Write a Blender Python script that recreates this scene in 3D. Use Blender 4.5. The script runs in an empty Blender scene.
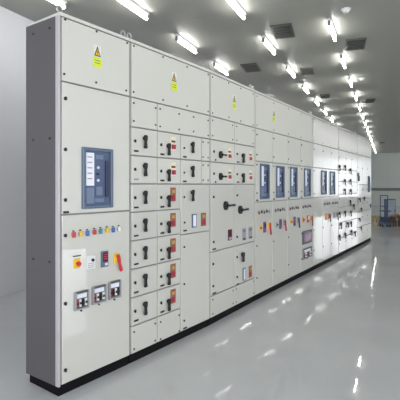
import bpy, math, random
from mathutils import Vector
random.seed(7)
C = bpy.context.scene.collection
sc = bpy.context.scene
PI = math.pi

# ------------------------------------------------------------------ camera geometry
F = 433.0; CX = 200.0; HY = 185.3; CH = 1.265          # focal length (px), principal column, horizon row, eye height
TH = math.radians(23.4)                                # room axis is +Y, the camera looks 23.4 deg to its left
RH = 3.30                                              # room height
def room(lat, dep):
    return (lat*math.cos(TH) - dep*math.sin(TH), lat*math.sin(TH) + dep*math.cos(TH))
def on_plane(px, py, z):
    dep = (CH - z)*F/(py - HY)
    return room((px-CX)/F*dep, dep)

# ------------------------------------------------------------------ materials
def mat(name, col, rough=0.5, metal=0.0, emit=None, strength=0.0, noise=0.0, nscale=6.0, spec=0.5, bump=0.0, bscale=300.0, coat=0.0, trans=0.0):
    m = bpy.data.materials.new(name); m.use_nodes = True
    nt = m.node_tree; b = nt.nodes['Principled BSDF']
    b.inputs['Base Color'].default_value = (*col, 1)
    b.inputs['Roughness'].default_value = rough
    b.inputs['Metallic'].default_value = metal
    b.inputs['Specular IOR Level'].default_value = spec
    b.inputs['Coat Weight'].default_value = coat
    b.inputs['Coat Roughness'].default_value = 0.03
    b.inputs['Transmission Weight'].default_value = trans
    if emit:
        b.inputs['Emission Color'].default_value = (*emit, 1)
        b.inputs['Emission Strength'].default_value = strength
    if noise > 0:
        tc = nt.nodes.new('ShaderNodeTexCoord'); n = nt.nodes.new('ShaderNodeTexNoise')
        n.inputs['Scale'].default_value = nscale; n.inputs['Detail'].default_value = 5
        r = nt.nodes.new('ShaderNodeMapRange')
        r.inputs['To Min'].default_value = 1-noise; r.inputs['To Max'].default_value = 1+noise
        mx = nt.nodes.new('ShaderNodeVectorMath'); mx.operation = 'SCALE'
        mx.inputs[0].default_value = col
        nt.links.new(tc.outputs['Object'], n.inputs['Vector']); nt.links.new(n.outputs['Fac'], r.inputs['Value'])
        nt.links.new(r.outputs['Result'], mx.inputs['Scale']); nt.links.new(mx.outputs['Vector'], b.inputs['Base Color'])
    if bump > 0:
        tc = nt.nodes.new('ShaderNodeTexCoord'); n = nt.nodes.new('ShaderNodeTexNoise')
        n.inputs['Scale'].default_value = bscale; n.inputs['Detail'].default_value = 3
        bp = nt.nodes.new('ShaderNodeBump'); bp.inputs['Strength'].default_value = bump; bp.inputs['Distance'].default_value = 0.01
        nt.links.new(tc.outputs['Object'], n.inputs['Vector']); nt.links.new(n.outputs['Fac'], bp.inputs['Height'])
        nt.links.new(bp.outputs['Normal'], b.inputs['Normal'])
    return m

PAINT  = mat('cabinet_paint', (0.66,0.655,0.60), 0.42, noise=0.012, nscale=1.5)
GLOSSP = mat('cabinet_paint_polished', (0.66,0.655,0.60), 0.30, noise=0.012, nscale=1.5, coat=1.0)
GLOSSP.node_tree.nodes['Principled BSDF'].inputs['Coat IOR'].default_value=2.0; GLOSSP.node_tree.nodes['Principled BSDF'].inputs['Coat Roughness'].default_value=0.0
FARP = mat('cabinet_paint_satin_sheen', (0.66,0.655,0.60), 0.40, noise=0.012, nscale=1.5, coat=1.0)
FARP.node_tree.nodes['Principled BSDF'].inputs['Coat IOR'].default_value=2.0; FARP.node_tree.nodes['Principled BSDF'].inputs['Coat Roughness'].default_value=0.17
FARL = mat('cabinet_paint_light_sheen', (0.66,0.655,0.60), 0.40, noise=0.012, nscale=1.5, coat=1.0)
FARL.node_tree.nodes['Principled BSDF'].inputs['Coat IOR'].default_value=2.0; FARL.node_tree.nodes['Principled BSDF'].inputs['Coat Roughness'].default_value=0.07
SIDE   = mat('side_paint', (0.10,0.092,0.10), 0.45, noise=0.02, nscale=2)  # shade of the row's end panel put into the colour, far darker than the fronts
POST   = mat('post_paint', (0.50,0.47,0.50), 0.4)
GAP    = mat('carcass_grey', (0.30,0.30,0.29), 0.6)
PLINTH = mat('plinth_black', (0.006,0.005,0.007), 0.7, spec=0.15)
BLACK  = mat('black_plastic', (0.012,0.012,0.014), 0.35)
DGREY  = mat('dark_grey_plastic', (0.10,0.10,0.11), 0.4)
MGREY  = mat('mid_grey_plastic', (0.33,0.33,0.35), 0.4)
WHITE  = mat('white_plastic', (0.80,0.80,0.80), 0.35)
RED    = mat('red_plastic', (0.62,0.03,0.04), 0.35)
CRIM   = mat('crimson_plastic', (0.42,0.03,0.07), 0.4)
MAROON = mat('maroon_screen', (0.10,0.012,0.03), 0.2)
YEL    = mat('yellow_plastic', (0.85,0.55,0.03), 0.4)
OCHRE  = mat('ochre_plate', (0.55,0.33,0.08), 0.45)
LIME   = mat('lime_sticker', (0.74,0.83,0.03), 0.5)
CREAM  = mat('cream_plate', (0.85,0.78,0.62), 0.45)
RUST   = mat('brick_red_plate', (0.36,0.10,0.075), 0.5)
ORANGE = mat('orange_plastic', (0.75,0.28,0.06), 0.4)
BLUE   = mat('blue_lens', (0.05,0.16,0.50), 0.25)
TEAL   = mat('teal_lens', (0.04,0.30,0.36), 0.25)
GREEN  = mat('green_print', (0.10,0.28,0.12), 0.5)
PURP   = mat('purple_plastic', (0.11,0.05,0.18), 0.35)
LAV    = mat('lavender_window', (0.40,0.37,0.46), 0.25)
SCREEN = mat('mauve_screen', (0.33,0.19,0.34), 0.15)
BEZEL  = mat('breaker_bezel', (0.10,0.145,0.22), 0.35)
BRKR   = mat('breaker_face', (0.065,0.10,0.20), 0.3)
BRKD   = mat('breaker_dark', (0.015,0.02,0.06), 0.3)
BRKL   = mat('breaker_light', (0.15,0.20,0.32), 0.3)
LABELW = mat('white_label', (0.85,0.86,0.95), 0.3)
STEEL  = mat('zinc_steel', (0.55,0.55,0.55), 0.35, metal=0.9)
LATCHM = mat('latch_black', (0.02,0.02,0.025), 0.3)
ENAMEL = mat('lamp_enamel', (0.75,0.75,0.74), 0.4)
DIRON  = mat('lampholder_grey', (0.22,0.22,0.22), 0.4)
TUBE   = mat('lamp_tube', (1,1,1), 0.4, emit=(1.0,0.985,0.97), strength=26.0)
VENTD  = mat('vent_inside', (0.03,0.03,0.03), 0.8)
VENTF  = mat('vent_metal', (0.11,0.11,0.10), 0.5, metal=0.2)
RACKB  = mat('rack_blue', (0.07,0.11,0.20), 0.4)
BINB   = mat('bin_dark_blue', (0.03,0.05,0.10), 0.5)
PANELB = mat('pale_blue_panel', (0.36,0.42,0.50), 0.3)
WOOD   = mat('pale_wood', (0.50,0.40,0.20), 0.6, noise=0.15, nscale=14)
WOODB  = mat('brown_wood', (0.30,0.15,0.07), 0.6, noise=0.15, nscale=14)
WOODD  = mat('dark_wood', (0.10,0.06,0.03), 0.6)

def seam_mat(name, col, axis, pitch, dark, rough, width=0.012, noise=0.03):
    """painted sandwich panels: fine joints across one object axis"""
    m = mat(name, col, rough); nt = m.node_tree; b = nt.nodes['Principled BSDF']
    tc = nt.nodes.new('ShaderNodeTexCoord'); sp = nt.nodes.new('ShaderNodeSeparateXYZ')
    nt.links.new(tc.outputs['Object'], sp.inputs[0])
    d = nt.nodes.new('ShaderNodeMath'); d.operation = 'DIVIDE'; d.inputs[1].default_value = pitch
    nt.links.new(sp.outputs[axis], d.inputs[0])
    fr = nt.nodes.new('ShaderNodeMath'); fr.operation = 'FRACT'; nt.links.new(d.outputs[0], fr.inputs[0])
    lt = nt.nodes.new('ShaderNodeMath'); lt.operation = 'LESS_THAN'; lt.inputs[1].default_value = width/pitch
    nt.links.new(fr.outputs[0], lt.inputs[0])
    n = nt.nodes.new('ShaderNodeTexNoise'); n.inputs['Scale'].default_value = 1.3; n.inputs['Detail'].default_value = 4
    nt.links.new(tc.outputs['Object'], n.inputs['Vector'])
    r = nt.nodes.new('ShaderNodeMapRange'); r.inputs['To Min'].default_value = 1-noise; r.inputs['To Max'].default_value = 1+noise
    nt.links.new(n.outputs['Fac'], r.inputs['Value'])
    sc_ = nt.nodes.new('ShaderNodeVectorMath'); sc_.operation = 'SCALE'; sc_.inputs[0].default_value = col
    nt.links.new(r.outputs['Result'], sc_.inputs['Scale'])
    mx = nt.nodes.new('ShaderNodeMix'); mx.data_type = 'RGBA'
    nt.links.new(lt.outputs[0], mx.inputs['Factor'])
    nt.links.new(sc_.outputs['Vector'], mx.inputs['A']); mx.inputs['B'].default_value = (*[c*dark for c in col], 1)
    nt.links.new(mx.outputs['Result'], b.inputs['Base Color'])
    return m
CEIL  = seam_mat('ceiling_panels', (0.35,0.355,0.315), 1, 2.4, 0.85, 0.5)
WALL  = seam_mat('wall_panels', (0.70,0.70,0.73), 1, 1.15, 0.88, 0.45)
WALLF = seam_mat('end_wall_panels', (0.60,0.64,0.60), 0, 1.15, 0.88, 0.45)

def floor_mat():
    m = mat('epoxy_floor', (0.42,0.43,0.44), 0.03); nt = m.node_tree; b = nt.nodes['Principled BSDF']
    tc = nt.nodes.new('ShaderNodeTexCoord')
    n = nt.nodes.new('ShaderNodeTexNoise'); n.inputs['Scale'].default_value = 1.1; n.inputs['Detail'].default_value = 6
    nt.links.new(tc.outputs['Object'], n.inputs['Vector'])
    cr = nt.nodes.new('ShaderNodeValToRGB')
    cr.color_ramp.elements[0].position = 0.3; cr.color_ramp.elements[0].color = (0.54,0.555,0.57,1)
    cr.color_ramp.elements[1].position = 0.7; cr.color_ramp.elements[1].color = (0.61,0.625,0.635,1)
    nt.links.new(n.outputs['Fac'], cr.inputs['Fac']); nt.links.new(cr.outputs['Color'], b.inputs['Base Color'])
    n2 = nt.nodes.new('ShaderNodeTexNoise'); n2.inputs['Scale'].default_value = 3.5; n2.inputs['Detail'].default_value = 2
    nt.links.new(tc.outputs['Object'], n2.inputs['Vector'])
    bp = nt.nodes.new('ShaderNodeBump'); bp.inputs['Strength'].default_value = 0.05; bp.inputs['Distance'].default_value = 0.02
    nt.links.new(n2.outputs['Fac'], bp.inputs['Height']); nt.links.new(bp.outputs['Normal'], b.inputs['Normal'])
    return m
FLOOR = floor_mat()

# ------------------------------------------------------------------ mesh builder
class MB:
    def __init__(s): s.v=[]; s.f=[]; s.m=[]; s.mats=[]; s.sm=[]
    def mi(s, m):
        if m not in s.mats: s.mats.append(m)
        return s.mats.index(m)
    def add(s, vs, fs, m, smooth=False):
        o = len(s.v); s.v += [tuple(p) for p in vs]; k = s.mi(m)
        for f in fs: s.f.append([i+o for i in f]); s.m.append(k); s.sm.append(smooth)
    def box(s, x0,x1,y0,y1,z0,z1, m, b=0.0):
        """b chamfers the edges of the y0 face (the face towards the aisle)"""
        if b <= 0:
            vs = [(x,y,z) for x in (x0,x1) for y in (y0,y1) for z in (z0,z1)]
            s.add(vs, [(0,1,3,2),(4,6,7,5),(0,4,5,1),(2,3,7,6),(0,2,6,4),(1,5,7,3)], m)
        else:
            A = [(x0,y1,z0),(x1,y1,z0),(x1,y1,z1),(x0,y1,z1)]
            B = [(x0,y0+b,z0),(x1,y0+b,z0),(x1,y0+b,z1),(x0,y0+b,z1)]
            D = [(x0+b,y0,z0+b),(x1-b,y0,z0+b),(x1-b,y0,z1-b),(x0+b,y0,z1-b)]
            fs = [(3,2,1,0),(8,9,10,11)]
            for i in range(4):
                j=(i+1)%4; fs += [(i,j,4+j,4+i),(4+i,4+j,8+j,8+i)]
            s.add(A+B+D, fs, m)
    def tbox(s, x0,x1,y0,y1,z0,z1, m, t=.012):
        """box whose back (y1) is narrower by t at either side"""
        vs=[(x0,y0,z0),(x1,y0,z0),(x1,y0,z1),(x0,y0,z1),(x0+t,y1,z0),(x1-t,y1,z0),(x1-t,y1,z1),(x0+t,y1,z1)]
        s.add(vs,[(0,1,2,3),(7,6,5,4),(0,4,5,1),(1,5,6,2),(2,6,7,3),(3,7,4,0)],m)
    def prism(s, pts, y0, y1, m):
        """polygon in x,z extruded along y"""
        n=len(pts); vs=[(x,y0,z) for x,z in pts]+[(x,y1,z) for x,z in pts]
        fs=[tuple(range(n)), tuple(range(2*n-1,n-1,-1))]+[(i,n+i,n+(i+1)%n,(i+1)%n) for i in range(n)]
        s.add(vs, fs, m)
    def cyl(s, p, q, r, m, n=12, r2=None):
        p=Vector(p); q=Vector(q); d=(q-p).normalized(); a=d.orthogonal().normalized(); b=d.cross(a); r2=r if r2 is None else r2
        vs=[p+(a*math.cos(2*PI*i/n)+b*math.sin(2*PI*i/n))*r for i in range(n)]+[q+(a*math.cos(2*PI*i/n)+b*math.sin(2*PI*i/n))*r2 for i in range(n)]
        o=len(s.f)
        s.add(vs, [(i,(i+1)%n,n+(i+1)%n,n+i) for i in range(n)], m, True)
        s.add(vs, [tuple(range(n-1,-1,-1)), tuple(range(n,2*n))], m)
    def torus(s, c, R, r, m, n=16, k=6):
        c=Vector(c); vs=[]
        for i in range(n):
            a=2*PI*i/n; e=Vector((math.cos(a),0,math.sin(a)))
            for j in range(k):
                t=2*PI*j/k; vs.append(c+e*(R+r*math.cos(t))+Vector((0,1,0))*r*math.sin(t))
        s.add(vs,[(i*k+j,((i+1)%n)*k+j,((i+1)%n)*k+(j+1)%k,i*k+(j+1)%k) for i in range(n) for j in range(k)],m,True)
    def build(s, name, parent=None):
        me = bpy.data.meshes.new(name); me.from_pydata(s.v, [], s.f)
        for m in s.mats: me.materials.append(m)
        me.polygons.foreach_set('material_index', s.m); me.polygons.foreach_set('use_smooth', s.sm)
        me.update()
        import bmesh
        bm = bmesh.new(); bm.from_mesh(me); bmesh.ops.recalc_face_normals(bm, faces=bm.faces); bm.to_mesh(me); bm.free()
        o = bpy.data.objects.new(name, me); C.objects.link(o)
        if parent: o.parent = parent
        return o
def thing(name, label, cat, loc=(0,0,0), rz=0.0, group=None):
    o = bpy.data.objects.new(name, None); C.objects.link(o); o.empty_display_size=0.1
    o.location = loc; o.rotation_euler = (0,0,rz); o['label']=label; o['category']=cat
    if group: o['group']=group
    return o
def struct(name, mb):
    o = mb.build(name); o['kind']='structure'; return o
def lab(o, t): o['label']=t; return o

# ------------------------------------------------------------------ the room
XL, XR, Y0, Y1 = -4.03, 7.2, -2.5, 29.7
m=MB(); m.box(XL-.2,XR+.2,Y0-.2,Y1+.2,-.12,0,FLOOR); struct('floor',m)
m=MB(); m.box(XL-.2,XR+.2,Y0-.2,Y1+.2,RH,RH+.12,CEIL); struct('ceiling',m)
m=MB(); m.box(XL-.2,XL,Y0,Y1,0,RH,WALL); struct('wall_left',m)
m=MB(); WZ0,WZ1=.5,3.0
BAYS=[(-2.2,-.1),(.1,2.2),(2.4,4.5),(4.7,6.8),(22.9,25.0),(25.2,27.3),(27.4,29.5)]  # unseen window openings, added to daylight the fronts and whiten the far doors
m.box(XR,XR+.2,Y0,Y1,0,WZ0,WALL); m.box(XR,XR+.2,Y0,Y1,WZ1,RH,WALL)
e=Y0
for a,b in BAYS+[(Y1,Y1)]:
    m.box(XR,XR+.2,e,a,WZ0,WZ1,WALL); e=b
struct('wall_right',m)
WFR=mat('window_frame_white',(0.7,0.7,0.7),0.4)
for k,(a,b) in enumerate(BAYS):
    f=MB()
    f.box(XR+.06,XR+.12,a,a+.05,WZ0,WZ1,WFR); f.box(XR+.06,XR+.12,b-.05,b,WZ0,WZ1,WFR); f.box(XR+.06,XR+.12,a,b,WZ0,WZ0+.05,WFR); f.box(XR+.06,XR+.12,a,b,WZ1-.05,WZ1,WFR)
    f.box(XR+.06,XR+.12,(a+b)/2-.025,(a+b)/2+.025,WZ0,WZ1,WFR)
    struct('window_%d'%(k+1),f)
    L=bpy.data.lights.new('window_portal','AREA'); L.shape='RECTANGLE'; L.size=WZ1-WZ0; L.size_y=b-a; L.cycles.is_portal=True
    lo=bpy.data.objects.new('window_portal',L); C.objects.link(lo); lo.location=(XR+.19,(a+b)/2,(WZ0+WZ1)/2); lo.rotation_euler=(0,PI/2,0)
m=MB(); m.box(XL-.2,XR+.2,Y1,Y1+.2,0,RH,WALLF); struct('wall_back',m)
m=MB(); a,b=-3.7,6.9  # unseen window band behind the camera, added for light on wall and fronts
m.box(XL-.2,a,Y0-.2,Y0,0,RH,WALL); m.box(b,XR+.2,Y0-.2,Y0,0,RH,WALL); m.box(a,b,Y0-.2,Y0,0,WZ0,WALL); m.box(a,b,Y0-.2,Y0,WZ1,RH,WALL); struct('wall_front',m)
f=MB()
for k in range(5):
    x=a+(b-a)*k/4; f.box(x-.03,x+.03,Y0-.12,Y0-.06,WZ0,WZ1,WFR)
f.box(a,b,Y0-.12,Y0-.06,WZ0,WZ0+.05,WFR); f.box(a,b,Y0-.12,Y0-.06,WZ1-.05,WZ1,WFR); struct('window_8',f)
L=bpy.data.lights.new('window_portal','AREA'); L.shape='RECTANGLE'; L.size=b-a; L.size_y=WZ1-WZ0; L.cycles.is_portal=True
lo=bpy.data.objects.new('window_portal',L); C.objects.link(lo); lo.location=((a+b)/2,Y0-.19,(WZ0+WZ1)/2); lo.rotation_euler=(PI/2,0,0)
RAILM = mat('rail_grey', (0.20,0.22,0.21), 0.5)
m=MB(); m.box(XL,XR,Y1-.05,Y1,.93,1.10,RAILM,.01); struct('trim_1',m)

# ------------------------------------------------------------------ ceiling lamps
ORD = ['first','second','third','fourth','fifth','sixth','seventh','eighth','ninth','tenth','eleventh','twelfth','thirteenth','fourteenth','fifteenth','sixteenth','seventeenth','eighteenth']
def lamp_proto():
    t = thing('tube_lamp','','ceiling lamp')
    m=MB(); m.box(-.022,.022,-.33,.33,-.03,0,ENAMEL); m.box(-.012,.012,-.31,.31,-.038,-.03,ENAMEL); m.build('housing',t)
    for s in (-1,1):
        m=MB(); m.box(-.016,.016,s*.32-.014,s*.32+.014,-.09,-.031,DIRON); m.cyl((0,s*.32-.016,-.075),(0,s*.32+.016,-.075),.019,DIRON,14); m.build('lampholder',t)
    m=MB(); m.cyl((0,-.303,-.075),(0,.303,-.075),.016,TUBE,14); m.build('tube',t)
    return t
LP = lamp_proto(); first=[True]
def kids(o): return [c for c in list(C.objects) if c.parent==o]
def copy_thing(src):
    r=src.copy(); C.objects.link(r)
    for ch in kids(src):
        c=ch.copy(); C.objects.link(c); c.parent=r
        for g in kids(ch):
            d=g.copy(); C.objects.link(d); d.parent=c
    return r
def lamp(x,y,label,group):
    if first[0]: t=LP; first[0]=False
    else: t=copy_thing(LP)
    t.location=(x,y,RH); t['label']=label; t['group']=group
def row(x, ys, text, group):
    for i,y in enumerate(ys): lamp(x,y,'tube lamp, %s from the camera in the %s' % (ORD[i], text), group)
row(-.65, [4.3+1.49*i for i in range(17)], 'visible row farthest right', 'lamps of the right-hand visible row')
row(-1.545, [4.56+1.5*i for i in range(15)], 'middle visible row', 'lamps of the middle row')
row(-2.60, [4.12,5.54,6.92]+[10.2+1.5*i for i in range(8)], 'row running over the cabinet fronts', 'lamps of the row above the cabinets')
row(-3.27, [3.48]+[6.6+1.6*i for i in range(7)], 'leftmost row behind the cabinets', 'lamps of the row beside the left wall')
for i,y in enumerate((2.2,4.2,6.2,8.06,10.54,11.93,13.92,15.49,17.4,19.45,22.0,24.58)):  # added lamp row out of view, lights the fronts and gives floor streaks
    lamp(1.80+.2*(y-8.06),y,'tube lamp, %s from the camera in the aisle row right of the picture' % ORD[i],'lamps above the aisle')
for i,y in enumerate((1.5,4.0,6.2,8.3,10.30,12.11,13.93,15.5,17.15,20.08,22.6,25.26)):  # second added row, also out of view, for front light and streaks
    lamp(3.58+.21*(y-10.30),y,'tube lamp, %s from the camera in the row near the right wall' % ORD[i],'lamps beside the right wall')

# ceiling vents
def vent(x0,y0,x1,y1,label):
    cx,cy=on_plane((x0+x1)/2,(y0+y1)/2,RH)
    w=.27 if (x1-x0)>11 else .22; l=.50 if (x1-x0)>11 else .42
    t=thing('ceiling_vent',label,'ceiling vent',(cx,cy,RH),0.1,'ceiling air vents')
    m=MB(); a=w/2; e=l/2
    m.box(-a,a,-e,e,-.006,0,VENTD); m.build('backing',t)
    m=MB()
    for u,v,p,q in ((-a,a,-e,-e+.025),(-a,a,e-.025,e),(-a,-a+.025,-e+.025,e-.025),(a-.025,a,-e+.025,e-.025)): m.box(u,v,p,q,-.016,0,VENTF)
    m.build('frame',t)
    n=7
    for k in range(n):
        y=-e+.025+(k+.5)*(l-.05)/n
        m=MB(); m.box(-a+.025,a-.025,y-.012,y+.012,-.013,-.007,VENTF); m.build('slat',t)
vent(348,38,363,50,'largest dark square ceiling vent, just right of the nearest right-hand lamps')
vent(243,61,259,74,'grey ceiling vent nearest above the third cabinet, left of the lamps')
vent(277,28,289,34,'dark ceiling vent between the nearest lamps of middle and right-hand rows')
vent(365,97,375,104,'small dark ceiling vent right of the lamps farther down the hall')
vent(303,69,311,73,'small ceiling vent between the two lamp rows, second from the camera')
vent(322,94,328,98,'small ceiling vent between the two lamp rows, third from the camera')
vent(380,141,384,144,'tiny ceiling vent at the far end near the end wall')
for px,py,t in ((346,9,'round white smoke detector nearest the camera on the ceiling'),(362,78,'round white smoke detector beside the third right-hand lamp')):
    x,y=on_plane(px,py,RH)
    o=thing('smoke_detector',t,'smoke detector',(x,y,RH),0,'ceiling smoke detectors')
    m=MB(); m.cyl((0,0,-.012),(0,0,0),.055,ENAMEL,20); m.build('base',o)
    m=MB(); m.cyl((0,0,-.045),(0,0,-.012),.03,WHITE,20,.045); m.build('sensor_head',o)

# ------------------------------------------------------------------ switchgear row
TOPZ=2.30
EDGE = [(59.5,386.),(130.3,326.),(210.,256.),(255.,211.5),(313.,155.8)]      # column in px, height in px of the row there
def pt(x,h):
    d=TOPZ*F/h; return ((x-CX)/F*d, d)
P=[pt(*e) for e in EDGE]; PE=pt(371.3,100.)
for k in (3,6,9): P.append((P[4][0]+(PE[0]-P[4][0])*k/9 , P[4][1]+(PE[1]-P[4][1])*k/9))
DEP=.32
GR='grey switchgear cabinets standing in one long row'
class Cab:
    def __init__(s,i,label,name='switchgear_cabinet'):
        a,b=P[i],P[i+1]; s.i=i; s.a=a; s.w=math.hypot(b[0]-a[0],b[1]-a[1]); s.d=((b[0]-a[0])/s.w,(b[1]-a[1])/s.w)
        ra=room(*a); rb=room(*b); rz=math.atan2(rb[1]-ra[1],rb[0]-ra[0])
        s.t=thing(name,label,'cabinet',(ra[0]-math.sin(rz)*.022,ra[1]+math.cos(rz)*.022,0),rz,GR); s.rz=rz
        w=s.w-.003; s.W=w
        m=MB(); m.tbox(.002,w,.0,DEP-.004,.06,TOPZ-.02,GAP); m.build('carcass',s.t)
        m=MB(); m.tbox(.004,w-.002,-.006,DEP-.01,0,.06,PLINTH); lab(m.build('plinth',s.t),'black plinth')
        m=MB(); m.tbox(0.0,w,-.024,DEP,TOPZ-.02,TOPZ,PAINT); m.build('roof_panel',s.t)
        for x in (.03,w-.03):
            m=MB(); m.cyl((x,.02,TOPZ),(x,.02,TOPZ+.014),.013,STEEL,10); m.torus((x,.02,TOPZ+.034),.02,.006,STEEL); m.build('lifting_eye',s.t)
    def uz(s,x,y):
        a=(x-CX)/F; u=(a*s.a[1]-s.a[0])/(s.d[0]-a*s.d[1]); dep=s.a[1]+u*s.d[1]
        return u, CH+(HY-y)*dep/F
    def u(s,x): return s.uz(x,185)[0]
    def door(s,u0,u1,z0,z1,name='door',fr=-.022,g=.0045):
        m=MB(); m.box(u0+g,u1-g,fr,-.001,z0+g,z1-g,((FARP if z1>1.3 else FARL) if s.i>=4 else (GLOSSP if z1<1.3 else PAINT)),.003); d=m.build(name,s.t); d_=(d); return d_
FR=-.022
def latch(par,u,z,small=False):
    m=MB(); r=.009 if not small else .0065
    m.cyl((u,FR-.005,z),(u,FR+.001,z),r*1.25,LATCHM,12); m.box(u-r*.5,u+r*.5,FR-.010,FR-.005,z-r*1.2,z+r*1.2,LATCHM); m.build('latch',par)
def screw(par,u,z):
    m=MB(); m.cyl((u,FR-.004,z),(u,FR+.001,z),.0075,LATCHM,10); m.build('screw',par)
def name_plate(par,u,z,w=.045,h=.011,mt=None):
    m=MB(); m.box(u-w/2,u+w/2,FR-.003,FR+.0005,z-h/2,z+h/2,mt or BLACK); m.build('name_plate',par)
def lever(par,u,z,L=.085,ang=0.0,mt=None,r=.017,name='rotary_handle'):
    """round hub with a tapering grip, ang = 0 hangs upright"""
    mt=mt or BLACK; m=MB()
    dx,dz=math.sin(ang),-math.cos(ang); px,pz=-dz,dx
    a=L*.5
    def q(t,n): return (u+dx*t+px*n, z+dz*t+pz*n)
    hub=(u-dx*a*.55, z-dz*a*.55)
    m.cyl((hub[0],FR-.010,hub[1]),(hub[0],FR+.001,hub[1]),r*.85,mt,16); m.cyl((hub[0],FR-.018,hub[1]),(hub[0],FR-.010,hub[1]),r*.8,mt,16,r*.9)
    pts=[q(-a,.55*r),q(-a*.8,.95*r),q(-a*.35,.85*r),q(0,.5*r),q(a*.45,.6*r),q(a*.75,.85*r),q(a,.6*r),q(a,-.6*r),q(a*.75,-.85*r),q(a*.45,-.6*r),q(0,-.5*r),q(-a*.35,-.85*r),q(-a*.8,-.95*r),q(-a,-.55*r)]
    m.prism(pts,FR-.024,FR-.012,mt)
    return m.build(name,par)
def side_handle(par,u,z,w,h,L):
    """upright oval knob with a slim grip pointing to the right"""
    m=MB(); n=18
    m.prism([(u+w*math.cos(2*PI*i/n),z+h*math.sin(2*PI*i/n)) for i in range(n)],FR-.022,FR+.001,BLACK)
    m.prism([(u,z-.3*h),(u+L*.7,z-.12*h),(u+L*.72,z-.24*h),(u+L,z-.24*h),(u+L,z+.24*h),(u+L*.72,z+.24*h),(u+L*.7,z+.12*h),(u,z+.3*h)],FR-.034,FR-.020,BLACK)
    m.build('rotary_handle',par)
def plate(par,u,z,w,h,style):
    m=MB(); x0,x1,z0,z1=u-w/2,u+w/2,z-h/2,z+h/2
    if style=='white':
        m.box(x0,x1,FR-.006,FR+.001,z0,z1,CREAM); m.box(x0+w*.18,x1-w*.12,FR-.014,FR-.006,z0+h*.1,z0+h*.42,CRIM); m.box(x0+w*.1,x1-w*.1,FR-.008,FR-.006,z1-h*.42,z1-h*.28,WOODD)
    elif style=='red':
        m.box(x0,x1,FR-.006,FR+.001,z0,z1,RUST); m.cyl((u,FR-.013,z0+h*.28),(u,FR-.006,z0+h*.28),w*.3,CRIM,12); m.box(x0+w*.25,x1-w*.2,FR-.008,FR-.006,z1-h*.38,z1-h*.16,OCHRE); m.box(x0+w*.05,x0+w*.25,FR-.009,FR-.006,z0+h*.5,z1-h*.1,GREEN)
    elif style=='window':
        m.box(x0,x1,FR-.008,FR+.001,z0,z1,BEZEL); m.box(x0+w*.18,x1-w*.18,FR-.010,FR-.008,z0+h*.08,z1-h*.08,LABELW)
    elif style=='meter':
        m.box(x0,x1,FR-.008,FR+.001,z0,z1,LAV); m.box(x0+w*.15,x1-w*.15,FR-.010,FR-.008,z1-h*.3,z1-h*.12,DGREY)
        m.box(x0+w*.1,x1-w*.1,FR-.012,FR-.008,z0,z0+h*.16,BLACK)
    elif style=='maroon':
        m.box(x0,x1,FR-.008,FR+.001,z0,z1,MAROON); m.box(x0+w*.1,x1-w*.1,FR-.010,FR-.008,z0+h*.05,z0+h*.3,LAV)
    m.build('indicator_plate' if style in('white','red') else 'meter',par)
def pilot(par,u,z,lens,r=.012):
    m=MB(); m.cyl((u,FR-.007,z),(u,FR+.001,z),r*1.25,MGREY,14); m.cyl((u,FR-.017,z),(u,FR-.007,z),r,lens,14,r*.85); m.build('pilot_light',par) if False else None
    # lens is a vertical oval cap
    m2=MB(); m2.cyl((u,FR-.006,z),(u,FR+.001,z),r*1.2,MGREY,16); m2.box(u-r*.8,u+r*.8,FR-.018,FR-.005,z-r*1.5,z+r*1.3,lens,.003); m2.box(u-r*.5,u+r*.5,FR-.006,FR+.001,z+r*1.5,z+r*2.1,BLACK)
    return m2.build('pilot_light',par)
def breaker(cab,x0,x1,z0,z1,big=False,tone=None):
    """air circuit breaker looking through the door: raised bezel, recessed face, label, buttons, lever slot"""
    t=.022 if big else .016; w=x1-x0; h=z1-z0; y=FR
    m=MB()
    m.box(x0,x0+t,y-.018,y+.0,z0,z1,BEZEL,.005); m.box(x1-t,x1,y-.018,y+.0,z0,z1,BEZEL,.005)
    m.box(x0+t,x1-t,y-.018,y,z1-t,z1,BEZEL,.005); m.box(x0+t,x1-t,y-.018,y,z0,z0+t,BEZEL,.005)
    m.box(x0+t,x1-t,y-.004,y,z0+t,z1-t,BRKR)
    b=m.build('circuit_breaker',cab.t)
    ix0,ix1,iz0,iz1=x0+t,x1-t,z0+t,z1-t; iw=ix1-ix0; ih=iz1-iz0
    m=MB(); m.box(ix0+iw*.04,ix0+iw*.34,y-.010,y-.004,iz1-ih*.64,iz1-ih*.03,LABELW); 
    if big:
        for k in range(5): m.box(ix0+iw*.08,ix0+iw*.26,y-.011,y-.010,iz1-ih*(.12+.1*k),iz1-ih*(.10+.1*k),MGREY)
    m.build('label_plate',b)
    m=MB(); m.box(ix0+iw*.04,ix0+iw*.34,y-.009,y-.004,iz0+ih*.03,iz1-ih*.68,BRKL); m.build('charge_window',b)
    m=MB(); m.box(ix0+iw*.42,ix0+iw*.66,y-.010,y-.004,iz0+ih*.18,iz0+ih*.34,BRKL); m.build('trip_unit',b)
    for k,c in enumerate((LABELW,BRKD,LABELW)):
        m=MB(); zc=iz1-ih*(.30+.12*k); m.cyl((ix0+iw*.50,y-.013,zc),(ix0+iw*.50,y-.004,zc),iw*.042,c,10); m.build('push_button',b)
    m=MB(); m.box(ix0+iw*.80,ix0+iw*.90,y-.016,y-.004,iz0+ih*.14,iz1-ih*.16,BRKD,.002); m.build('charging_lever',b)
    m=MB(); m.box(ix0+iw*.38,ix0+iw*.74,y-.006,y-.004,iz0+ih*.05,iz0+ih*.12,BRKL); m.build('data_plate',b)
    m=MB(); m.box(ix0+iw*.42,ix0+iw*.72,y-.006,y-.004,iz1-ih*.14,iz1-ih*.06,BRKL); m.build('data_plate',b)
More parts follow.
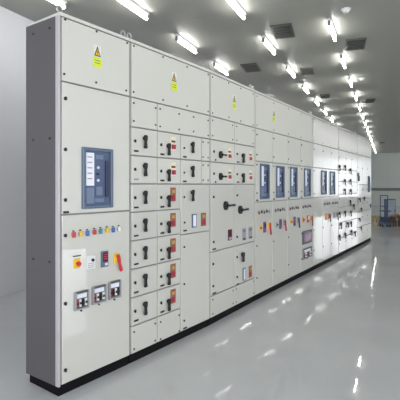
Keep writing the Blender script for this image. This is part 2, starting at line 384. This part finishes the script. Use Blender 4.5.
def warning(par,u,z,s,pale=False):
    """black-and-yellow lightning triangle on white, lime text sticker beneath"""
    m=MB(); m.box(u-.5*s,u+.5*s,FR-.0015,FR+.0005,z+.02*s,z+1.3*s,WHITE)
    m.prism([(u-.48*s,z+.08*s),(u+.48*s,z+.08*s),(u,z+1.22*s)],FR-.003,FR-.001,BLACK)
    m.prism([(u-.32*s,z+.18*s),(u+.32*s,z+.18*s),(u,z+.95*s)],FR-.0045,FR-.003,YEL)
    m.prism([(u+.05*s,z+.82*s),(u-.13*s,z+.48*s),(u-.01*s,z+.48*s),(u-.06*s,z+.2*s),(u+.13*s,z+.56*s),(u+.01*s,z+.56*s)],FR-.006,FR-.0045,BLACK)
    m.build('warning_triangle',par)
    m=MB(); m.box(u-.62*s,u+.62*s,FR-.002,FR+.0005,z-1.15*s,z-.06*s,LIME)
    for k in range(2): m.box(u-.4*s,u+.4*s,FR-.003,FR-.002,z-(.45+.3*k)*s,z-(.36+.3*k)*s,GREEN)
    m.build('warning_sticker',par)
def isolator(cab,u,z,s=.055,plate_m=None,handle_m=None,ang=.25,L=.11):
    m=MB(); m.box(u-s/2,u+s/2,FR-.008,FR+.001,z-s*.62,z+s*.62,plate_m or YEL,.003); m.cyl((u,FR-.016,z),(u,FR-.008,z),s*.3,plate_m or YEL,16)
    b=m.build('main_switch',cab.t); lever(b,u+L*.12,z-L*.28,L,ang,handle_m or RED,.014,'switch_handle')
def hood(cab,x0,x1,z0,z1,seed):
    """clear-fronted window over a bank of miniature breakers"""
    rnd=random.Random(seed); t=.010; y=FR
    m=MB(); m.box(x0,x0+t,y-.016,y,z0,z1,MGREY); m.box(x1-t,x1,y-.016,y,z0,z1,MGREY); m.box(x0+t,x1-t,y-.016,y,z1-t,z1,DGREY); m.box(x0+t,x1-t,y-.016,y,z0,z0+t,MGREY)
    m.box(x0+t,x1-t,y-.004,y,z0+t,z1-t,DGREY)
    w=(x1-x0); h=(z1-z0)
    m.box(x0+w*.18,x1-w*.14,y-.009,y-.004,z0+h*.62,z0+h*.86,LABELW)
    f=m.build('breaker_window',cab.t)
    n=4
    for k in range(n):
        m=MB(); xa=x0+t+(w-2*t)*(k+.14)/n; xb=x0+t+(w-2*t)*(k+.84)/n
        c=(CRIM,WHITE,BLACK,WHITE)[k] if seed!=2 else (CRIM,BLACK,WHITE,BLACK)[k]
        m.box(xa,xb,y-.011,y-.004,z0+h*.16,z0+h*.56,c); m.box(xa+.002,xb-.002,y-.016,y-.011,z0+h*.3,z0+h*.42,BLACK); m.build('miniature_breaker',f)
    m=MB(); m.cyl((x0+w*.5,y-.01,z0-.010),(x0+w*.5,y,z0-.010),.005,BLACK,8); m.build('catch',f)

ZT=2.278; Z1=1.89; Z2=1.68; PIT=.2025; ZB=.064
# --- cabinet 1: incomer with a big breaker
c=Cab(0,'nearest grey switchgear cabinet with one large blue breaker and coloured pilot lights')
W=c.W
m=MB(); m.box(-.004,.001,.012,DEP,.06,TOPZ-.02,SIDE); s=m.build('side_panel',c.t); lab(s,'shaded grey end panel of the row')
u_s=lambda px:None
for k,(v,z) in enumerate(((.03,2.22),(.20,2.22),(.03,1.55),(.20,1.55),(.03,.80),(.20,.80))):
    m=MB(); m.cyl((-.008,v+.04,z),(-.003,v+.04,z),.008,LATCHM,10); m.build('screw',s)
m=MB(); m.box(-.004,.010,-.022,.012,.06,TOPZ-.02,POST,.004); lab(m.build('corner_post',c.t),'pale rounded corner post')
ul=c.u(61.5)
d=c.door(ul,W,Z1,ZT,'top_panel')
for x,y in ((65,19.5),(96.5,31.5),(127,43),(64,74),(96,82.5),(126,90.5)): screw(d,*c.uz(x,y))
u,z=c.uz(97.3,57); warning(d,u,z,.058)
du=c.door(ul,W,1.087,Z1)
for y in (98.5,149.5,200): latch(du,*c.uz(65.3,y))
u,z=c.uz(66,211.3); name_plate(du,u,1.102,.04,.014)
a=c.uz(81.5,147); b=c.uz(112,208.7); breaker(c,a[0],b[0],c.uz(81.5,209)[1],a[1],True)
dl=c.door(ul,W,ZB,1.087)
for y in (235.5,303.5,370): latch(dl,*c.uz(65.3,y))
for (x,y),l in zip(((73.1,234.5),(80,233.5),(86.8,233),(93.8,231.7),(100,231),(106.4,230),(112.5,229.6),(118.3,228.8)),(RED,YEL,BLUE,RED,TEAL,YEL,BLUE,WHITE)):
    u,z=c.uz(x,y); pilot(dl,u,z,l)
u,z=c.uz(76.8,263); m=MB(); m.box(u-.024,u+.024,FR-.006,FR+.001,z-.032,z+.028,YEL,.002); m.cyl((u+.004,FR-.022,z-.004),(u+.004,FR-.006,z-.004),.014,RED,16); m.box(u-.03,u+.03,FR-.003,FR,z+.040,z+.048,DGREY); lab(m.build('stop_button',dl),'red knob on yellow plate')
u,z=c.uz(90.5,262); m=MB(); m.box(u-.036,u+.036,FR-.006,FR+.001,z-.045,z+.04,WHITE,.002); m.cyl((u+.012,FR-.014,z+.012),(u+.012,FR-.006,z+.012),.010,BLACK,12)
for k in range(3): m.box(u-.026,u+.026,FR-.007,FR-.006,z-.034+.012*k,z-.030+.012*k,MGREY)
m.build('selector_switch',dl)
u,z=c.uz(104,258.8); m=MB(); m.box(u-.028,u+.028,FR-.014,FR+.001,z-.052,z+.052,BEZEL,.003); m.box(u-.021,u+.021,FR-.016,FR-.014,z-.018,z+.044,MAROON)
for k in range(3): m.box(u-.016,u+.016,FR-.018,FR-.016,z-.002+.014*k,z+.006+.014*k,CRIM)
m.box(u-.004,u+.018,FR-.018,FR-.014,z-.042,z-.026,WHITE); lab(m.build('power_meter',dl),'dark meter with red digits')
u,z=c.uz(116.3,258); isolator(c,u,z,.05,YEL,RED,.28,.12)
for i,(x0,x1,yt,yb) in enumerate(((73.8,87.8,292.5,311),(91.5,105.2,287,304.8),(108,119.8,282,299.8))):
    a=c.uz(x0,yt); b=c.uz(x1,yb); hood(c,a[0],b[0],c.uz(x0,yb)[1],a[1],i)

# --- cabinet 2: three columns of feeder doors
c=Cab(1,'second cabinet from the camera, three columns of small doors with black rotary handles')
W=c.W; A=.012; B=c.u(157.5); D=c.u(180.6); E=c.u(201.5)
d=c.door(A,W,Z1,ZT,'top_panel')
for x,y in ((133.7,46),(163,57),(187,67),(208,74.5),(133.5,92),(163,100),(187,106),(208,111.5)): screw(d,*c.uz(x,y))
u,z=c.uz(174,82); warning(d,u,z,.06)
d=c.door(A,B,Z2,Z1,'blank_panel')
for x,y in ((133.7,103),(155.5,108),(133.7,121),(155.5,125)): screw(d,*c.uz(x,y))
d=c.door(B,W,Z2,Z1,'blank_panel')
for x,y in ((160,109),(179,114),(193.5,117),(208,120.5),(160,126.5),(179,129.5),(193.5,131.5),(208,135.5)): screw(d,*c.uz(x,y))
h1=c.uz(144,142); l1=c.uz(135,141); n1=c.uz(136.2,151)
h2=c.uz(167.6,149.5); l2=c.uz(161,144.8); n2=c.uz(162.3,154.3); p2=c.uz(171.8,143.5)
h3=c.uz(191.5,147.5); l3=c.uz(184,148); n3=c.uz(184.8,156.8)
for r in range(7):
    z1=Z2-PIT*r; z0=z1-PIT; o=PIT*r
    d=c.door(A,B,z0,z1); latch(d,l1[0],l1[1]-o); lever(d,h1[0],h1[1]-o,.098); name_plate(d,n1[0],n1[1]-o,.045,.012,BLACK if r!=1 else MGREY)
    d=c.door(B,D,z0,z1); latch(d,l2[0],l2[1]-o); lever(d,h2[0],h2[1]-o,.095); name_plate(d,n2[0],n2[1]-o,.045,.014)
    plate(d,p2[0]+.012,p2[1]-o,.062,.110,'white' if r<2 else 'red')
for r in range(2):
    z1=Z2-PIT*r; z0=z1-PIT; o=PIT*r
    d=c.door(D,E,z0,z1); latch(d,l3[0],l3[1]-o,True); lever(d,h3[0],h3[1]-o,.095); name_plate(d,n3[0],n3[1]-o,.045,.013)
    d=c.door(E,W,z0,z1,'blank_panel')
    for u in (E+.022,W-.03):
        for z in (z0+.035,z1-.035): screw(d,u,z)
z3=Z2-2*PIT; z4=c.uz(181,235)[1]
d=c.door(D,W,z4,z3); latch(d,l3[0],l3[1]-2*PIT,True); lever(d,h3[0],h3[1]-2*PIT,.095); latch(d,*c.uz(184.3,222.5),True); u,z=c.uz(185,230.6); name_plate(d,u,z,.045,.013)
u,z=c.uz(193.8,220.7); plate(d,u,z,.062,.115,'window'); u,z=c.uz(203.2,219.3); plate(d,u,z,.07,.115,'red')
d=c.door(D,W,ZB,z4); 
for y in (247,284,320.5): latch(d,*c.uz(184,y),True)
u,z=c.uz(185,328); name_plate(d,u,z,.05,.014)
d=c.door(A,B,ZB,Z2-7*PIT,'blank_panel')
for x,y in ((134,332),(155,323.5),(134,349),(155,340.5)): screw(d,*c.uz(x,y))
d=c.door(B,D,ZB,Z2-7*PIT,'blank_panel')
for x,y in ((160.5,322),(179,315),(160.5,339),(179,331)): screw(d,*c.uz(x,y))

# --- cabinet 3: two columns
c=Cab(2,'third cabinet from the camera, two columns with sideways lever handles on its middle doors')
W=c.W; A=.012; B=c.u(234.6)
d=c.door(A,W,Z1,ZT,'top_panel')
for x,y in ((212.5,77),(228.5,83),(240.5,88.5),(253,94),(212.5,113),(228.8,117.3),(240.7,121),(253,125)): screw(d,*c.uz(x,y))
u,z=c.uz(234.3,102.5); warning(d,u,z,.058)
for p,q,xs in ((A,B,(212.5,232.5)),(B,W,(236.7,253))):
    d=c.door(p,q,Z2,Z1,'blank_panel')
    for x in xs:
        for z in (Z2+.035,Z1-.035): screw(d,c.u(x),z)
for r in range(2):
    z1=Z2-PIT*r; z0=z1-PIT; o=PIT*r
    d=c.door(A,B,z0,z1); u,z=c.uz(213.8,151.5); latch(d,u,z-o); latch(d,c.u(215.3),z-o-.075,True)
    u,z=c.uz(219.8,154.8); side_handle(d,u,z-o,.022,.034,.085)
    u,z=c.uz(229,153.5); plate(d,u,z-o,.07,.105,'white')
    d=c.door(B,W,z0,z1); u,z=c.uz(237,154); latch(d,u,z-o)
    u,z=c.uz(242.3,158.2); lever(d,u,z-o,.095,0,None,.023); u,z=c.uz(238,162); name_plate(d,u,z-o,.055,.013)
    u,z=c.uz(250,156.3); plate(d,u,z-o,.07,.105,'white')
zb=Z2-2*PIT; zc=.66; zd=Z2-7*PIT
d=c.door(A,B,zc,zb); latch(d,*c.uz(213.5,197)); latch(d,*c.uz(213.5,242)); u,z=c.uz(214.2,249); name_plate(d,u,z,.06,.015)
u,z=c.uz(225,205.6); side_handle(d,u,z,.034,.042,.16)
u,z=c.uz(229.6,234.8); plate(d,u,z,.07,.105,'maroon')
d=c.door(B,W,zc,zb); latch(d,*c.uz(237,195.3)); latch(d,*c.uz(236.9,236.8)); u,z=c.uz(239.5,209.8); side_handle(d,u,z,.034,.042,.155)
u,z=c.uz(243.7,234); plate(d,u,z,.07,.12,'meter'); u,z=c.uz(250,232.6); plate(d,u,z,.07,.12,'meter')
d=c.door(A,B,zd,zc); latch(d,*c.uz(213,264)); latch(d,*c.uz(213,286)); u,z=c.uz(214.2,293.2); name_plate(d,u,z,.06,.015)
d=c.door(B,W,zd,zc); latch(d,*c.uz(236.9,257)); latch(d,*c.uz(236.9,277)); u,z=c.uz(242,257); lever(d,u,z,.095,0,None,.026)
u,z=c.uz(243.8,274); plate(d,u,z,.055,.13,'window'); u,z=c.uz(250.2,271.5); plate(d,u,z,.07,.12,'red'); u,z=c.uz(237.8,284.2); name_plate(d,u,z,.05,.016)
for p,q in ((A,B),(B,W)):
    d=c.door(p,q,ZB,zd,'blank_panel')
    for u in (p+.035,q-.035):
        for z in (ZB+.035,zd-.035): screw(d,u,z)

# --- cabinet 4: four breaker bays
c=Cab(3,'fourth cabinet from the camera, four tall blue breakers side by side above coloured switches')
W=c.W; xs=(256,272.5,287.4,300.6,313); U=[.012]+[c.u(x) for x in xs[1:4]]+[W]
d=c.door(U[0],W,Z1,ZT,'top_panel')
for k in range(5):
    u=.05+(W-.1)*k/4
    for z in (Z1+.035,ZT-.035): screw(d,u,z)
u,z=c.uz(274,116.3); warning(d,u,z,.06,True)
bx=((259.8,268.6,164,199),(275.8,283.6,166,197.6),(290,296.5,167,197),(303.9,310,168.4,196.4))
pc=((CRIM,BLACK,DGREY,BLACK,MGREY),(RUST,DGREY,BLACK,DGREY,MGREY),(RUST,DGREY,MGREY,DGREY,DGREY),(DGREY,DGREY,RUST,DGREY,DGREY))
for k in range(4):
    p,q=U[k],U[k+1]; w=q-p
    d=c.door(p,q,1.53,Z1,'blank_panel'); latch(d,p+.03,1.82,True); latch(d,p+.03,1.60,True)
    d=c.door(p,q,1.08,1.53); latch(d,p+.03,1.49,True); latch(d,p+.03,1.18,True); name_plate(d,p+.04,1.10,.045,.018)
    x0,x1,yt,yb=bx[k]; xm=(x0+x1)/2; breaker(c,c.u(x0),c.u(x1),c.uz(xm,yb)[1],c.uz(xm,yt)[1])
    d=c.door(p,q,ZB,1.08); latch(d,p+.03,.60,True); latch(d,p+.03,.25,True)
    for j in range(5): pilot(d,p+w*(.16+.15*j),.965+(.004 if j%2 else -.004),pc[k][j],.011)
    if k<3:
        m=MB(); u=p+w*.26; z=.79; m.box(u-.024,u+.024,FR-.006,FR+.001,z-.034,z+.032,(YEL,MGREY,YEL)[k],.002); m.cyl((u,FR-.02,z),(u,FR-.006,z),.012,(RED,DGREY,RED)[k],14); m.build('stop_button',d)
        m=MB(); u=p+w*.50; m.box(u-.03,u+.03,FR-.012,FR+.001,z-.06,z+.06,PURP,.003); m.box(u-.02,u+.02,FR-.014,FR-.012,z-.01,z+.04,(MAROON,WOODD,CRIM)[k]); m.build('power_meter',d)
        isolator(c,p+w*.76,.80,.055,YEL if k==0 else MGREY,(RED,CRIM,BINB)[k],.25,.14)
    else:
        m=MB(); u=p+w*.2; z=.785; m.box(u-.03,u+.03,FR-.006,FR+.001,z-.04,z+.04,ORANGE,.002); m.cyl((u,FR-.02,z),(u,FR-.006,z),.016,RED,14); lab(m.build('stop_button',d),'red knob on orange plate')
        m=MB(); u=p+w*.58; m.box(u-.035,u+.035,FR-.012,FR+.001,z-.05,z+.05,RUST,.003); m.box(u-.024,u+.024,FR-.014,FR-.012,z-.01,z+.04,CREAM); m.build('power_meter',d)
        isolator(c,p+w*.84,.79,.055,ORANGE,RUST,.2,.15)
        x0=c.u(302.3); x1=c.u(311.3); zz0=c.uz(307,243.3)[1]; zz1=c.uz(307,230.3)[1]
        m=MB(); m.box(x0,x1,FR-.014,FR+.001,zz0,zz1,DGREY,.005); b=m.build('display_unit',c.t)
        m=MB(); m.box(x0+.05,x1-.05,FR-.017,FR-.014,zz0+.035,zz1-.035,SCREEN); lab(m.build('screen',b),'mauve touch screen')
        hood(c,x0,x1,c.uz(307,258)[1],c.uz(307,247.6)[1],5)

# --- cabinet 5: two slim breakers
c=Cab(4,'fifth cabinet from the camera, two slim dark breakers beyond the small display screen')
W=c.W; U=[.012,W/3,2*W/3,W]
d=c.door(U[0],W,Z1,ZT,'top_panel')
for k in range(4):
    for z in (Z1+.035,ZT-.035): screw(d,.05+(W-.1)*k/3,z)
for k in range(3):
    p,q=U[k],U[k+1]; w=q-p
    d=c.door(p,q,1.53,Z1,'blank_panel'); latch(d,p+.03,1.8,True)
    d=c.door(p,q,1.08,1.53); latch(d,p+.03,1.48,True); latch(d,p+.03,1.14,True)
    d=c.door(p,q,ZB,1.08); latch(d,p+.03,.60,True); latch(d,p+.03,.3,True)
    if k>0:
        x0,x1,yt,yb=((321.2,326,170.5,194.6),(330,334.5,171.5,194.6))[k-1]; xm=(x0+x1)/2
        breaker(c,c.u(x0),c.u(x1),c.uz(xm,yb)[1],c.uz(xm,yt)[1])
        for j in range(5): pilot(d,p+w*(.16+.16*j),.965,(DGREY,MGREY)[j%2],.011)
        m=MB(); u=p+w*.45; z=.76; m.box(u-.055,u+.055,FR-.012,FR+.001,z-.05,z+.05,(ORANGE,MGREY)[k-1],.003); m.build('power_meter',d)
        isolator(c,p+w*.78,.76,.07,(RUST,MGREY)[k-1],BLACK,.2,.12)

# --- cabinets 6 and 7: many small feeders at the far end
feeders={5:[(338.6,168),(344.8,168),(350.2,171.2),(344.6,182),(350.2,182),(344.6,191.5),(350.5,192),(350,202.7),(353.4,206.8),(338.8,215),(344.6,213.6),(350.5,213.6),(350.8,224),(340.7,226),(347.4,224.8),(338.8,237.7),(345,235.5),(351.1,232.7),(354.7,233.8)],
         6:[(359.3,219.7),(359.5,200),(364,198.8),(361,229),(361,209.6),(370.0,206)]}
cols={5:3,6:3}
for i,lb in ((5,'sixth cabinet from the camera, dense black rotary handles down its small doors'),(6,'farthest cabinet at the end of the row, brightest under the far lamps')):
    c=Cab(i,lb); W=c.W; n=cols[i]; U=[.012]+[W*k/n for k in range(1,n)]+[W]
    d=c.door(U[0],W,Z1,ZT,'top_panel')
    for k in range(4):
        for z in (Z1+.035,ZT-.035): screw(d,.05+(W-.1)*k/3,z)
    zs=[Z1,1.55,1.33,1.10,.87,.60,.33,ZB] if i==5 else [Z1,1.28,.98,.72,.40,ZB]
    grid={}
    for k in range(n):
        for r in range(len(zs)-1):
            grid[(k,r)]=c.door(U[k],U[k+1],zs[r+1],zs[r],'door')
            latch(grid[(k,r)],U[k]+.03,(zs[r]+zs[r+1])/2+.04,True)
    def cell(u,z):
        k=max(j for j in range(n) if U[j]<=u or j==0); r=max(j for j in range(len(zs)-1) if zs[j]>=z or j==0); return grid[(k,r)]
    for x,y in feeders[i]:
        u,z=c.uz(x,y); u=max(.04,u); d=cell(u,z); big=(i==5)
        lever(d,u,z,.105 if big else .075,0,BLACK,.030 if big else .024)
    if i==6:
        u,z=c.uz(357.2,174.2); u=max(u,.09)
        d=cell(u,z); m=MB(); m.box(u-.06,u+.04,FR-.02,FR+.001,z-.035,z+.035,BLACK,.004); m.box(u+.0,u+.03,FR-.03,FR+.001,z-.14,z-.035,DGREY,.004); lab(m.build('control_unit',d),'black L-shaped control unit')
        u,z=c.uz(357.4,200); u=max(u,.05); plate(cell(u,z),u,z,.06,.10,'meter')
        x0,x1=c.u(368.1),c.u(369.5); breaker(c,x0,min(x1,W-.02),c.uz(369,192)[1],c.uz(369,176)[1])

# ------------------------------------------------------------------ things beyond the row
def fl(px,py): return on_plane(px,py,0)
# tall blue trolley
x,y=fl(384,226.5)
t=thing('tall_trolley','tall blue steel trolley with a hoop handle near the end wall','trolley',(x,y,0),TH)
w=.11
for sx in (-1,1):
    m=MB(); m.cyl((sx*w,0,.08),(sx*w,0,.95),.014,RACKB,10); m.build('upright',t)
m=MB(); m.cyl((-w,0,.95),(w,0,.95),.014,RACKB,10); m.build('handle_bar',t)
m=MB(); m.cyl((-w,0,.62),(w,0,.62),.01,RACKB,8); m.build('cross_bar',t)
m=MB(); m.box(-w-.03,w+.03,-.22,.05,.08,.13,RACKB); m.build('deck',t)
m=MB(); m.box(-w-.02,w+.02,-.20,.03,.47,.50,BINB); m.build('shelf',t)
for sx in (-1,1):
    for yy in (-.17,.01):
        m=MB(); m.cyl((sx*w-.012,yy,.04),(sx*w+.012,yy,.04),.04,BLACK,14); m.build('wheel',t)
m=MB(); m.box(-.10,.10,-.20,.0,.131,.30,BINB,.01); lab(m.build('storage_box',t),'dark blue box fixed low on the deck')
# pale blue equipment cabinet behind
x,y=fl(390,222.5)
t=thing('equipment_cabinet','pale blue glazed floor cabinet just right of the tall trolley','cabinet',(x,y,0),TH)
m=MB(); m.box(-.14,.14,-.13,.15,.03,.80,RACKB,.006); m.build('body',t)
m=MB(); m.box(-.12,.12,-.145,-.131,.07,.77,PANELB,.004); m.build('glass_door',t)
m=MB(); m.box(.085,.10,-.16,-.146,.36,.46,BLACK); m.build('handle',t)
for sx in (-.1,.1):
    for yy in (-.09,.11):
        m=MB(); m.cyl((sx,yy,0),(sx,yy,.03),.02,BLACK,10); m.build('foot',t)
# tables / stools
def table(px,py,w,h,dp,top,leg,name,label,cat):
    x,y=fl(px,py); t=thing(name,label,cat,(x,y,0),TH)
    m=MB(); m.box(-w/2,w/2,-dp/2,dp/2,h-.04,h,top,.004); m.build('table_top',t)
    m=MB(); m.box(-w/2+.03,w/2-.03,-dp/2+.02,dp/2-.02,h-.12,h-.04,leg); m.build('apron',t)
    for sx in (-1,1):
        for sy in (-1,1):
            a=sx*(w/2-.035); b=sy*(dp/2-.035)
            m=MB(); m.box(a-.02,a+.02,b-.02,b+.02,0,h-.12,leg); m.build('leg',t)
    return t
table(376.5,225.5,.26,.32,.26,WOOD,WOOD,'low_table','low pale wooden bench table against the end of the cabinet row','table')
table(393.2,226.5,.15,.33,.25,WOODB,WOODD,'wooden_stool','small brown wooden stool right of the blue trolley','stool')
table(399.0,226,.20,.36,.28,WOODB,WOODD,'wooden_stool','larger brown wooden stool at the right edge of the photo','stool')

# ------------------------------------------------------------------ camera, world, view
cam=bpy.data.cameras.new('camera'); co=bpy.data.objects.new('camera',cam); C.objects.link(co)
cam.sensor_width=36; cam.lens=F/400*36; cam.shift_y=-(200-HY)/400; cam.clip_end=200
co.location=(0,0,CH); co.rotation_euler=(PI/2,0,TH)
sc.camera=co
w=bpy.data.worlds.new('world'); sc.world=w; w.use_nodes=True
w.node_tree.nodes['Background'].inputs['Color'].default_value=(0.93,0.96,1.0,1)
w.node_tree.nodes['Background'].inputs['Strength'].default_value=4.3
sc.view_settings.view_transform='Standard'; sc.view_settings.look='None'; sc.view_settings.gamma=1
sc.view_settings.exposure=0.0
